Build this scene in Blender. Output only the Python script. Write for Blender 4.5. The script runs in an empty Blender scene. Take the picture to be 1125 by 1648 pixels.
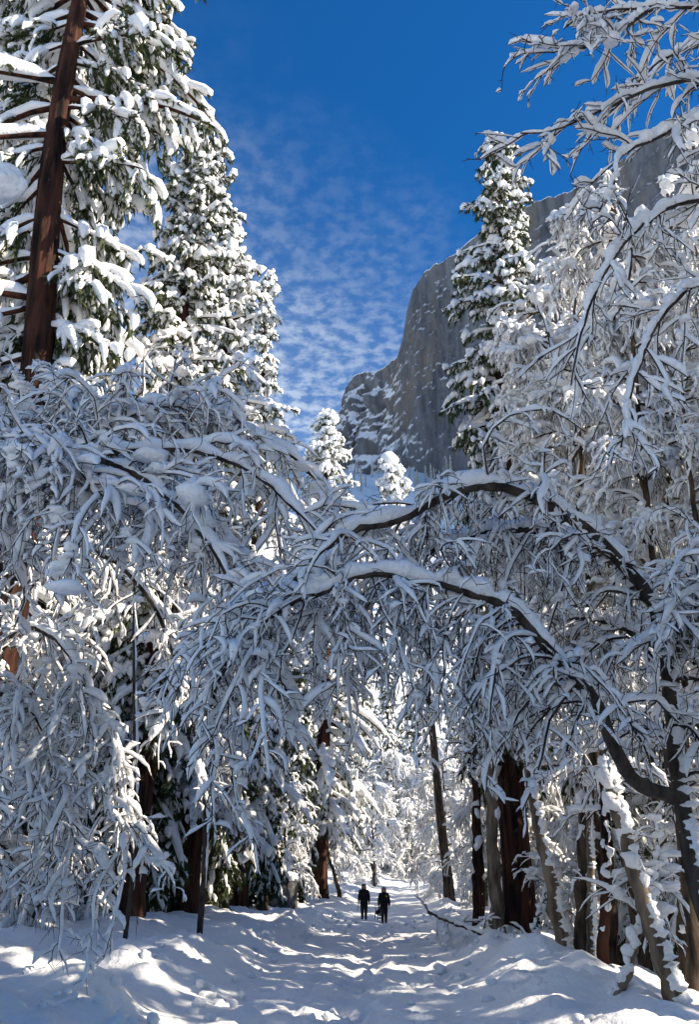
import bpy, math, random
import numpy as np
from mathutils import Vector

# ------------------------------------------------------------------ camera, sky, sun, exposure
SC = bpy.context.scene
COL = SC.collection
PW, PH, F = 1125.0, 1648.0, 1400.0            # photograph size and focal length in its pixels
TILT = math.atan2(604.0, F)
CAM = np.array([0.0, 0.0, 1.65])
cam_d = bpy.data.cameras.new('camera')
cam_d.sensor_fit = 'VERTICAL'; cam_d.sensor_height = 24.0
cam_d.lens = 24.0 * F / PH
cam_d.clip_start = 0.1; cam_d.clip_end = 20000
cam = bpy.data.objects.new('camera', cam_d); COL.objects.link(cam)
cam.location = CAM; cam.rotation_euler = (math.pi/2 + TILT, 0, 0)
SC.camera = cam

SUN_AZ, SUN_EL = math.radians(104), math.radians(35)
world = bpy.data.worlds.new('World'); SC.world = world
world.use_nodes = True
wn, wl = world.node_tree.nodes, world.node_tree.links
wn.clear()
def N(nodes, t, **kw):
    n = nodes.new(t)
    for k, v in kw.items(): setattr(n, k, v)
    return n
w_out = N(wn, 'ShaderNodeOutputWorld'); w_bg = N(wn, 'ShaderNodeBackground')
w_sky = N(wn, 'ShaderNodeTexSky', sky_type='NISHITA', sun_disc=False, sun_elevation=SUN_EL,
          sun_rotation=SUN_AZ, altitude=1300.0, air_density=1.0, dust_density=0.15, ozone_density=2.6)
w_hsv = N(wn, 'ShaderNodeHueSaturation'); w_hsv.inputs['Saturation'].default_value = 1.48; w_hsv.inputs['Hue'].default_value = .510
w_bg.inputs['Strength'].default_value = 0.13
wl.new(w_sky.outputs[0], w_hsv.inputs['Color'])
# a thin deck of mackerel cloud whose edge crosses the sky; laid out on a level sheet overhead
w_tc = N(wn, 'ShaderNodeTexCoord'); w_sep = N(wn, 'ShaderNodeSeparateXYZ')
wl.new(w_tc.outputs['Generated'], w_sep.inputs[0])
def wm(op, a, b=None, clamp=False):
    n = N(wn, 'ShaderNodeMath', operation=op); n.use_clamp = clamp
    for i, v in enumerate((a, b)):
        if v is None: continue
        if isinstance(v, (int, float)): n.inputs[i].default_value = v
        else: wl.new(v, n.inputs[i])
    return n.outputs[0]
zc = wm('MAXIMUM', w_sep.outputs[2], 0.06)
u, v = wm('DIVIDE', w_sep.outputs[0], zc), wm('DIVIDE', w_sep.outputs[1], zc)
w_cmb = N(wn, 'ShaderNodeCombineXYZ'); wl.new(u, w_cmb.inputs[0]); wl.new(v, w_cmb.inputs[1])
edge = wm('MULTIPLY', wm('SUBTRACT', v, u), 0.707)
n1 = N(wn, 'ShaderNodeTexNoise'); n1.inputs['Scale'].default_value = 30; n1.inputs['Detail'].default_value = 5; n1.inputs['Roughness'].default_value = .55
n2 = N(wn, 'ShaderNodeTexNoise'); n2.inputs['Scale'].default_value = 2.6; n2.inputs['Detail'].default_value = 4
for n in (n1, n2): wl.new(w_cmb.outputs[0], n.inputs['Vector'])
mr = N(wn, 'ShaderNodeMapRange', interpolation_type='SMOOTHSTEP'); mr.inputs['From Min'].default_value = .58; mr.inputs['From Max'].default_value = 1.45
wl.new(wm('ADD', edge, wm('MULTIPLY', wm('SUBTRACT', n2.outputs[0], .5), .55)), mr.inputs['Value'])
mr2 = N(wn, 'ShaderNodeMapRange', interpolation_type='SMOOTHSTEP'); mr2.inputs['From Min'].default_value = .36; mr2.inputs['From Max'].default_value = .68
wl.new(n1.outputs[0], mr2.inputs['Value'])
cl = wm('MULTIPLY', mr.outputs[0], wm('ADD', wm('MULTIPLY', mr2.outputs[0], .31), .09), True)
w_mix = N(wn, 'ShaderNodeMix', data_type='RGBA'); wl.new(cl, w_mix.inputs['Factor'])
wl.new(w_hsv.outputs[0], w_mix.inputs['A']); w_mix.inputs['B'].default_value = (5.5, 6.5, 7.4, 1)
wl.new(w_mix.outputs['Result'], w_bg.inputs['Color']); wl.new(w_bg.outputs[0], w_out.inputs[0])

sun_d = bpy.data.lights.new('sun', 'SUN'); sun_d.energy = 4.6; sun_d.angle = math.radians(.53); sun_d.color = (1, .975, .94)
sun = bpy.data.objects.new('sun', sun_d); COL.objects.link(sun)
TO_SUN = Vector((math.sin(SUN_AZ)*math.cos(SUN_EL), math.cos(SUN_AZ)*math.cos(SUN_EL), math.sin(SUN_EL)))
sun.rotation_euler = TO_SUN.to_track_quat('Z', 'Y').to_euler()
sun.location = (30, -5, 60)
SC.view_settings.view_transform = 'Standard'; SC.view_settings.look = 'None'
SC.view_settings.exposure = 0.84; SC.view_settings.use_white_balance = True; SC.view_settings.white_balance_temperature = 8000; SC.view_settings.gamma = 1.0
SC.cycles.max_bounces = 6; SC.cycles.diffuse_bounces = 4

# ------------------------------------------------------------------ helpers
rng = np.random.default_rng(7)
def ray(px, py):
    x, y = (px - PW/2)/F, (PH/2 - py)/F
    c, s = math.cos(TILT), math.sin(TILT)
    return np.array([x, c - y*s, s + y*c])
def at(px, py, Y):                             # the point of that line of sight which lies Y metres ahead
    d = ray(px, py); return CAM + d*(Y/d[1])
def px_line(pts):                              # [(px, py, Y), ...] -> points
    return np.array([at(*p) for p in pts])
def smooth(pts, n, extra=None):                # Catmull-Rom through pts, n samples, even in arc length
    P = np.asarray(pts, float); Q = np.vstack([2*P[0]-P[1], P, 2*P[-1]-P[-2]])
    out = []
    for i in range(len(P)-1):
        p0, p1, p2, p3 = Q[i:i+4]
        for t in np.linspace(0, 1, 24, endpoint=False):
            out.append(.5*(2*p1 + (p2-p0)*t + (2*p0-5*p1+4*p2-p3)*t*t + (3*p1-p0-3*p2+p3)*t**3))
    out = np.array(out + [P[-1]])
    s = np.r_[0, np.cumsum(np.linalg.norm(np.diff(out, axis=0), axis=1))]
    q = np.linspace(0, s[-1], n)
    return np.stack([np.interp(q, s, out[:, k]) for k in range(3)], 1)
def nrm(v): return v/np.maximum(np.linalg.norm(v, axis=-1, keepdims=True), 1e-9)
def h3(ix, iy, iz):
    h = (ix*374761393 + iy*668265263 + iz*2147483647 + 1013904223) & 0xffffffff
    h = ((h ^ (h >> 13))*1274126177) & 0xffffffff
    h = ((h ^ (h >> 15))*2246822519) & 0xffffffff
    return ((h ^ (h >> 16)) & 0xffffff)/float(0xffffff)
def vnoise(x, y, z=None):
    x = np.asarray(x, float); y = np.asarray(y, float); z = np.zeros_like(x) if z is None else np.asarray(z, float)
    i, j, k = np.floor(x).astype(np.int64), np.floor(y).astype(np.int64), np.floor(z).astype(np.int64)
    fx, fy, fz = x-i, y-j, z-k
    fx, fy, fz = fx*fx*(3-2*fx), fy*fy*(3-2*fy), fz*fz*(3-2*fz)
    r = 0
    for a in (0, 1):
        for b in (0, 1):
            for c in (0, 1):
                r = r + h3(i+a, j+b, k+c)*(fx if a else 1-fx)*(fy if b else 1-fy)*(fz if c else 1-fz)
    return r*2-1
def fbm(x, y, z=None, o=4, g=.5):
    r, a, f = 0, 1, 1
    for _ in range(o):
        r = r + a*vnoise(x*f+17.3*_, y*f-9.1*_, None if z is None else z*f); a *= g; f *= 2.03
    return r

class Acc:                                     # collects vertices and faces, builds ONE mesh
    def __init__(s): s.v, s.q, s.t, s.n = [], [], [], 0
    def add(s, V, Q=None, T=None):
        V = V.reshape(-1, 3); s.v.append(V)
        if Q is not None and len(Q): s.q.append(Q.reshape(-1, 4) + s.n)
        if T is not None and len(T): s.t.append(T.reshape(-1, 3) + s.n)
        s.n += len(V)
    def tris(s): return sum(len(q)*2 for q in s.q) + sum(len(t) for t in s.t)
    def mesh(s, name, mat):
        me = bpy.data.meshes.new(name)
        if s.v:
            V = np.concatenate(s.v).astype(np.float32)
            Q = np.concatenate(s.q) if s.q else np.zeros((0, 4), int)
            T = np.concatenate(s.t) if s.t else np.zeros((0, 3), int)
            me.vertices.add(len(V)); me.vertices.foreach_set('co', V.ravel())
            loops = np.concatenate([Q.ravel(), T.ravel()]).astype(np.int32)
            starts = np.concatenate([np.arange(len(Q))*4, len(Q)*4 + np.arange(len(T))*3]).astype(np.int32)
            me.loops.add(len(loops)); me.loops.foreach_set('vertex_index', loops)
            me.polygons.add(len(starts)); me.polygons.foreach_set('loop_start', starts)
            me.update(calc_edges=True)
            me.shade_smooth()
        me.materials.append(mat)
        return me
TRI = {}
def link(name, me, parent=None):
    o = bpy.data.objects.new(name, me); COL.objects.link(o)
    if parent is not None: o.parent = parent
    return o
def tag(o, label=None, cat=None, group=None, kind=None):
    for k, v in (('label', label), ('category', cat), ('group', group), ('kind', kind)):
        if v: o[k] = v
    return o
def thing(name, label, cat, loc=(0, 0, 0), group=None):
    o = bpy.data.objects.new(name, None); COL.objects.link(o); o.location = loc; o.empty_display_size = .3
    return tag(o, label, cat, group)
def copy_thing(root, loc, rz=0, sc=1.0, label=None, group=None, sz=None):
    r = root.copy(); COL.objects.link(r); r.location = loc; r.rotation_euler = (0, 0, rz)
    r.scale = (sc, sc, sz or sc)
    tag(r, label, None, group)
    for ch in root.children:
        c = ch.copy(); COL.objects.link(c); c.parent = r
    return r

def frames(P):
    T = np.empty_like(P); T[:, 1:-1] = P[:, 2:]-P[:, :-2]; T[:, 0] = P[:, 1]-P[:, 0]; T[:, -1] = P[:, -1]-P[:, -2]
    T = nrm(T)
    ref = np.eye(3)[np.argmin(np.abs(T).mean(1), axis=1)][:, None, :]
    S = nrm(np.cross(T, np.broadcast_to(ref, T.shape))); U = np.cross(S, T)
    return T, S, U
def tube(acc, P, R, k, jit=0.0):
    M, n, _ = P.shape
    if M == 0: return
    T, S, U = frames(P)
    a = np.arange(k)*2*np.pi/k
    rr = R[:, :, None]*np.ones(k)
    if jit: rr = rr*(1 + jit*rng.standard_normal(rr.shape).clip(-1.8, 1.8))
    V = P[:, :, None] + rr[..., None]*(np.cos(a)[:, None]*S[:, :, None] + np.sin(a)[:, None]*U[:, :, None])
    idx = np.arange(M*n*k).reshape(M, n, k)
    A, B = idx[:, :-1], idx[:, 1:]
    Q = np.stack([A, np.roll(A, -1, 2), np.roll(B, -1, 2), B], -1)
    acc.add(V, Q)
def resample(P, n):
    m = P.shape[1]; x = np.linspace(0, m-1, n); i = np.minimum(x.astype(int), m-2); f = (x-i)[None, :, None]
    return P[:, i]*(1-f) + P[:, i+1]*f
def snow_on(acc, P, rs, n, k, gap=.1, lump=.35, sink=.85, jit=.12, bury=0.0):
    """a lumpy snow roll lying on top of each path; rs is its radius (per path)"""
    M = len(P)
    if M == 0: return
    P = resample(P, n); T, S, U = frames(P)
    up = np.array([0, 0, 1.0]); z = T[..., 2:3]
    lat = rng.standard_normal((M, 1, 3)); lat = nrm(lat*[1, 1, .1])*.8 + [.35, .45, 0]
    off = nrm(up - z*T + (lat - (lat*T).sum(-1, keepdims=True)*T)*.30)
    hor = np.sqrt(np.maximum(1-z[..., 0]**2, 0))
    r = np.asarray(rs).reshape(-1, 1)*(1 + lump*rng.standard_normal((M, n))).clip(.35, 1.9)*(.55+.45*hor)
    r = np.where(rng.random((M, n)) < gap, r*.35, r)
    if n > 4: r[:, 1:-1] = .27*r[:, :-2] + .46*r[:, 1:-1] + .27*r[:, 2:]
    e = np.abs(np.linspace(-1, 1, n)); r = r*np.sqrt(1-.985*e**3)[None]
    tube(acc, P + off*(r*sink - bury)[..., None], r, k, jit)
def spawn(P, R, m, L, ang, droop, n, wig, rr=.6, rmin=.003, u=(.15, 1.0), taper=.5, flat=0.0, shrink=.45):
    """m children on every path: start part-way along, leave at an angle, bend with the weight of the snow"""
    M, k, _ = P.shape
    uu = (u[0] + (u[1]-u[0])*(np.arange(m)[None]+rng.random((M, m)))/m).clip(0, .999)
    x = uu*(k-1); i = np.minimum(x.astype(int), k-2); f = x-i; row = np.arange(M)[:, None]
    p = P[row, i]*(1-f[..., None]) + P[row, i+1]*f[..., None]
    t = nrm(P[row, i+1]-P[row, i]); r0 = R[row, i]*(1-f) + R[row, i+1]*f
    p, t, r0, uu = p.reshape(-1, 3), t.reshape(-1, 3), r0.ravel(), uu.ravel()
    q = rng.standard_normal(p.shape)*[1, 1, 1-flat]; q = nrm(q - (q*t).sum(1, keepdims=True)*t)
    a = np.radians(rng.uniform(*ang, len(p)))[:, None]
    d = nrm(np.cos(a)*t + np.sin(a)*q)
    ln = rng.uniform(*L, len(p))*(1-shrink*uu)
    out = [p]; st = (ln/(n-1))[:, None]
    for _ in range(n-1):
        d = nrm(d + np.array([0, 0, -droop/(n-1)]) + wig*rng.standard_normal(d.shape))
        p = p + d*st; out.append(p)
    C = np.stack(out, 1)
    rc = np.maximum(r0*rr, rmin)[:, None]*np.linspace(1, taper, n)[None]
    return C, rc
def cat(items): return np.concatenate([i[0] for i in items]), np.concatenate([i[1] for i in items])
ICO = {}
def ico(level):
    if level not in ICO:
        import bmesh
        bm = bmesh.new(); bmesh.ops.create_icosphere(bm, subdivisions=level, radius=1)
        ICO[level] = (np.array([v.co[:] for v in bm.verts]), np.array([[v.index for v in f.verts] for f in bm.faces])); bm.free()
    return ICO[level]
def blobs(acc, C, S, level=2, rough=.25):
    """rounded snow clumps: centres C (M,3), half sizes S (M,3)"""
    M = len(C)
    if M == 0: return
    V, T = ico(level)
    ph = rng.uniform(0, 50, (M, 1, 3))
    q = V[None]*1.3 + ph
    d = 1 + rough*(vnoise(q[..., 0], q[..., 1], q[..., 2]) + .5*vnoise(q[..., 0]*2.2, q[..., 1]*2.2, q[..., 2]*2.2))
    X = C[:, None] + V[None]*d[..., None]*S[:, None]
    acc.add(X, T=(T[None] + (np.arange(M)*len(V))[:, None, None]))

# ------------------------------------------------------------------ materials
def material(name, col, rough=.8, build=None, spec=.2):
    m = bpy.data.materials.new(name); m.use_nodes = True
    b = m.node_tree.nodes['Principled BSDF']
    b.inputs['Base Color'].default_value = (*col, 1); b.inputs['Roughness'].default_value = rough
    b.inputs['Specular IOR Level'].default_value = spec
    if build: build(m.node_tree.nodes, m.node_tree.links, b)
    return m
def noisy(c1, c2, scale, detail=4, stretch=(1, 1, 1), lo=.35, hi=.65, bump=0.0, bscale=None, bdist=.02):
    def f(ns, ls, b):
        tc = N(ns, 'ShaderNodeTexCoord'); mp = N(ns, 'ShaderNodeMapping'); mp.inputs['Scale'].default_value = stretch
        ls.new(tc.outputs['Object'], mp.inputs[0])
        t = N(ns, 'ShaderNodeTexNoise'); t.inputs['Scale'].default_value = scale; t.inputs['Detail'].default_value = detail
        ls.new(mp.outputs[0], t.inputs['Vector'])
        r = N(ns, 'ShaderNodeValToRGB'); r.color_ramp.elements[0].position = lo; r.color_ramp.elements[1].position = hi
        r.color_ramp.elements[0].color = (*c1, 1); r.color_ramp.elements[1].color = (*c2, 1)
        ls.new(t.outputs[0], r.inputs[0]); ls.new(r.outputs[0], b.inputs['Base Color'])
        if bump:
            t2 = N(ns, 'ShaderNodeTexNoise'); t2.inputs['Scale'].default_value = bscale or scale; t2.inputs['Detail'].default_value = 5
            ls.new(mp.outputs[0], t2.inputs['Vector'])
            bp = N(ns, 'ShaderNodeBump'); bp.inputs['Strength'].default_value = bump; bp.inputs['Distance'].default_value = bdist
            ls.new(t2.outputs[0], bp.inputs['Height']); ls.new(bp.outputs[0], b.inputs['Normal'])
    return f
SNOW = material('snow', (.88, .88, .87), .55, noisy((.85, .855, .85), (.90, .895, .88), 3, 3, bump=.8, bscale=22, bdist=.035))
SNOWG = material('snow_ground', (.88, .88, .87), .55, noisy((.84, .85, .845), (.90, .895, .88), 1.2, 5, bump=.8, bscale=7, bdist=.07))
TWIG = material('twig_bark', (.045, .034, .028), .85, noisy((.022, .017, .014), (.085, .064, .050), 8, 6, (1, 1, .4), bump=.9, bscale=18, bdist=.03))
BARK = material('brown_bark', (.09, .06, .04), .9, noisy((.022, .016, .012), (.12, .082, .056), 6, 6, (1, 1, .25), bump=.8, bscale=10, bdist=.04))
TANBARK = material('tan_bark', (.16, .12, .09), .9, noisy((.05, .038, .028), (.24, .18, .13), 6, 6, (1, 1, .25), bump=.8, bscale=10, bdist=.04))
REDBARK = material('red_bark', (.13, .055, .03), .9, noisy((.010, .006, .0045), (.085, .031, .018), 5, 7, (1, 1, .12), .38, .62, bump=1, bscale=7, bdist=.08))
NEEDLE = material('needles', (.05, .075, .03), .7, noisy((.022, .040, .018), (.085, .105, .040), 2.5))
CLOTH = material('black_cloth', (.012, .012, .014), .9)
TROUSER = material('charcoal_cloth', (.016, .017, .021), .9)
SKIN = material('skin', (.42, .25, .18), .6)
HAIRD = material('dark_hair', (.02, .014, .01), .6)
HAIRL = material('fair_hair', (.25, .17, .09), .6)
GOLD = material('yellow_patch', (.55, .36, .05), .7)
METAL = material('grey_metal', (.2, .2, .21), .4)
DOGM = material('dog_fur', (.05, .04, .035), .9, noisy((.012, .01, .009), (.30, .26, .22), 4, 2, (1, 1, 1), .5, .6))
ROCKB = material('boulder_stone', (.10, .10, .10), .9, noisy((.035, .035, .036), (.16, .155, .15), 3, 6, bump=.8, bdist=.1))
def rock_nodes(ns, ls, b):
    geo = N(ns, 'ShaderNodeNewGeometry'); tc = N(ns, 'ShaderNodeTexCoord')
    def tex(scale, stretch, detail=6):
        mp = N(ns, 'ShaderNodeMapping'); mp.inputs['Scale'].default_value = stretch; ls.new(tc.outputs['Object'], mp.inputs[0])
        t = N(ns, 'ShaderNodeTexNoise'); t.inputs['Scale'].default_value = scale; t.inputs['Detail'].default_value = detail; t.inputs['Roughness'].default_value = .62
        ls.new(mp.outputs[0], t.inputs['Vector']); return t.outputs[0]
    def ramp(src, p0, c0, p1, c1):
        r = N(ns, 'ShaderNodeValToRGB'); e = r.color_ramp.elements
        e[0].position, e[1].position = p0, p1; e[0].color, e[1].color = (*c0, 1), (*c1, 1)
        ls.new(src, r.inputs[0]); return r.outputs[0]
    def mix(f, a, c):
        m = N(ns, 'ShaderNodeMix', data_type='RGBA'); ls.new(f, m.inputs['Factor']); ls.new(a, m.inputs['A'])
        if isinstance(c, tuple): m.inputs['B'].default_value = (*c, 1)
        else: ls.new(c, m.inputs['B'])
        return m.outputs['Result']
    streak = ramp(tex(.05, (1, 1, .05)), .36, (.030, .035, .045), .66, (.185, .20, .225))
    fine = ramp(tex(.11, (1, 1, .3)), .3, (.05, .056, .068), .7, (.19, .205, .23))
    base = N(ns, 'ShaderNodeMix', data_type='RGBA'); base.inputs['Factor'].default_value = .45; ls.new(streak, base.inputs['A']); ls.new(fine, base.inputs['B'])
    tan = ramp(tex(.012, (1, 1, .3)), .52, (0, 0, 0), .66, (1, 1, 1))
    c = mix(tan, base.outputs['Result'], (.16, .14, .12))
    # snow lodged on ledges: where the rock lies back, broken up by grain
    sx = N(ns, 'ShaderNodeSeparateXYZ'); ls.new(geo.outputs['Normal'], sx.inputs[0])
    def madd(a, k, c):
        q = N(ns, 'ShaderNodeMath', operation='MULTIPLY_ADD'); ls.new(a, q.inputs[0]); q.inputs[1].default_value = k
        if isinstance(c, float): q.inputs[2].default_value = c
        else: ls.new(c, q.inputs[2])
        return q
    mm = madd(sx.outputs[2], .9, madd(tex(.22, (1, 1, .55), 8), .9, madd(tex(.012, (1, 1, 1), 3), .9, -.45).outputs[0]).outputs[0])
    sp = N(ns, 'ShaderNodeSeparateXYZ'); ls.new(tc.outputs['Object'], sp.inputs[0])
    lo = N(ns, 'ShaderNodeMapRange'); ls.new(sp.outputs[0], lo.inputs['Value'])      # the broken shoulder holds more snow than the sheer face
    for k_, v_ in (('From Min', 60), ('From Max', 105), ('To Min', .20), ('To Max', 0)): lo.inputs[k_].default_value = v_
    mm = madd(lo.outputs[0], 1.0, mm.outputs[0])
    s = ramp(mm.outputs[0], .70, (0, 0, 0), .98, (.85, .85, .85))
    ls.new(mix(s, c, (.86, .87, .9)), b.inputs['Base Color'])
ROCK = material('granite', (.2, .2, .2), .9, rock_nodes)

# ------------------------------------------------------------------ ground
def path_x(y): return np.interp(y, [0, 13, 30, 53, 70, 90, 130, 200], [-.3, -.15, .6, 1.75, 3.1, 5.0, 10., 22.])
def gz(x, y):
    x = np.asarray(x, float); y = np.asarray(y, float)
    d = x - path_x(y); a = np.abs(d); hw = 2.6
    out = 1/(1+np.exp(-(a-hw)*3.2))                                # 0 on the path, 1 beside it
    z = out*(.38 + .22*fbm(x*.35, y*.35, o=3))
    z = z + out*np.exp(-((a-hw-.7)/.8)**2)*(.14 + .28*fbm(x*.9+3, y*.7, o=4))
    near = (y < 200)
    z = z + np.where(near, (1-out)*(.045*fbm(x*1.7, y*1.9+9, o=5, g=.55) - .13*np.exp(-((d+.1*np.sin(y*.7))/.42)**2)*(1+.5*vnoise(x*3, y*2.4))), 0)
    z = z + np.where(near, out*.09*fbm(x*2.2, y*2.2, o=5, g=.55), 0)
    z = z - np.where(d > 0, 1, 0)*.9*np.clip((a-hw-1.4)/3, 0, 1)*np.clip((45-y)/20, 0, 1)
    z = z + np.where(d < 0, 1, 0)*.5*np.clip((a-hw-1)/4, 0, 1)
    z = z + np.clip(y-52, 0, 130)*.05
    hill = np.clip(y-250, 0, 900)
    z = z + hill*.62 + np.where(y > 250, 14*fbm(x*.013, y*.013, o=5)*np.clip((y-250)/150, 0, 1), 0)
    return z
def grow(a, b, s0, g):
    out = [a]; s = s0
    while out[-1] < b: out.append(out[-1]+s); s *= g
    return out
xs = np.array(sorted([-v for v in grow(6.5, 4500, .12, 1.13)] + list(np.arange(-6.4, 7.46, .11)) + grow(7.55, 4500, .12, 1.13)))
ys = np.array(sorted(list(-np.array(grow(0, 2500, .8, 1.35)[1:])) + list(np.arange(0, 9.9, .4)) + grow(10, 4800, .06, 1.0165)))
GX, GY = np.meshgrid(xs, ys)
GZ = gz(GX, GY)
# boot prints trodden into the middle of the path
for s in range(1000):
    y = 11 + 37*rng.random()**1.5; lane = rng.choice([-.16, .12, .5, -.7, 1.1, -1.3, 1.7, .3]); x = path_x(y) + lane + rng.normal(0, .09)
    i0, i1 = np.searchsorted(ys, [y-.5, y+.5]); j0, j1 = np.searchsorted(xs, [x-.4, x+.4])
    sx, sy = GX[i0:i1, j0:j1]-x, GY[i0:i1, j0:j1]-y
    GZ[i0:i1, j0:j1] += -.075*np.exp(-(sx/.10)**2-(sy/.18)**2) + .045*np.exp(-((sx)/.2)**2-((sy+.28)/.12)**2)
ga = Acc(); ny, nx = GX.shape; gi = np.arange(ny*nx).reshape(ny, nx)
ga.add(np.stack([GX, GY, GZ], -1), np.stack([gi[:-1, :-1], gi[:-1, 1:], gi[1:, 1:], gi[1:, :-1]], -1))
tag(link('snowy_ground', ga.mesh('snowy_ground', SNOWG)), 'trodden snow covered path and forest floor', kind='structure')

ground = bpy.data.objects['snowy_ground']
ca = Acc(); m = 240; cy = 11 + 45*rng.random(m)**1.6; cx = path_x(cy) + np.where(rng.random(m) < .5, -1, 1)*rng.normal(2.3, .9, m)
cs = rng.uniform(.03, .10, (m, 1))*np.c_[rng.uniform(.8, 1.4, (m, 2)), rng.uniform(.6, 1, m)]
blobs(ca, np.c_[cx, cy, gz(cx, cy)+cs[:, 2]*.6], cs, 2, .35)
tag(link('snow_clods', ca.mesh('snow_clods', SNOW), ground), kind='stuff')
# ------------------------------------------------------------------ granite cliff
ridge_px = [(548, 650), (556, 622), (570, 604), (585, 599), (602, 600), (618, 592), (640, 573), (648, 545), (655, 500), (664, 468), (678, 447), (686, 436),
            (700, 428), (715, 420), (735, 405), (775, 372), (820, 345), (860, 325), (888, 316), (915, 309), (960, 287), (1010, 250), (1060, 208), (1125, 168), (1250, 90), (1400, 30)]
dist_px = [(540, 1330), (600, 1270), (645, 1180), (690, 1150), (735, 1120), (915, 960), (1010, 800), (1125, 700), (1400, 560)]
def cliff():
    cols = np.unique(np.r_[np.linspace(548, 740, 200), np.linspace(740, 1400, 150)])
    rp = np.array(ridge_px, float); dp = np.array(dist_px, float)
    top = np.interp(cols, rp[:, 0], rp[:, 1]) + 2.2*fbm(cols*.11, cols*0+3, o=4)
    Yc = np.interp(cols, dp[:, 0], dp[:, 1])
    crest = np.array([at(c, t, y) for c, t, y in zip(cols, top, Yc)])
    # the flank that turns back at the far end
    side = np.array([crest[0] + np.array([12*i**.5 - 14*i, 40*i, -6*i]) for i in range(14, 0, -1)])
    side[:, 0] = crest[0, 0] + np.linspace(60, 2, 14)
    crest = np.vstack([side, crest]); n = len(crest)
    tang = nrm(np.gradient(crest[:, :2], axis=0)); nor = np.stack([tang[:, 1], -tang[:, 0]], 1)   # outwards, towards the valley
    nor[:14] = nor[16]*.3 + np.array([-1, 0])*.7; nor = nrm(nor)
    rows = []
    nv = 170
    s = np.r_[0, np.cumsum(np.linalg.norm(np.diff(crest[:, :2], axis=0), axis=1))]
    for v in np.linspace(0, 1, nv):
        zb = 250.0; z = zb + (crest[:, 2]-zb)*v
        dep = (1-v)*55 + 6*fbm(s*.012, z*.004+5, o=3) + 5.5*fbm(s*.05, z*.012, o=4) + 2.6*fbm(s*.10+40, z*.13, o=5)
        but = np.clip((640-np.r_[np.full(14, 548), cols])/40, 0, 1)          # the broken buttress at the far end
        dep = dep + but*(18*fbm(s*.035+9, z*.035, o=6) + 60*(1-v)) - 10*np.exp(-((np.r_[np.full(14, 548), cols]-645)/7)**2)
        rows.append(np.c_[crest[:, :2] + nor*(dep*min(1, (1-v)*9+.12))[:, None], z])
    for b, dz in ((8, 1.5), (30, 4), (90, 6), (200, 0), (380, -30), (380, -500)):
        rows.append(np.c_[crest[:, :2] - nor*b + nor*0, crest[:, 2] + dz + (2*fbm(s*.03, s*0+b, o=3) if b < 300 else 0)])
    G = np.array(rows); m = len(G)
    idx = np.arange(m*n).reshape(m, n)
    a = Acc(); a.add(G, np.stack([idx[:-1, :-1], idx[:-1, 1:], idx[1:, 1:], idx[1:, :-1]], -1))
    tag(link('granite_cliff', a.mesh('granite_cliff', ROCK)), 'sheer grey granite cliff dusted with snow above the forest', kind='structure')
cliff()

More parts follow.
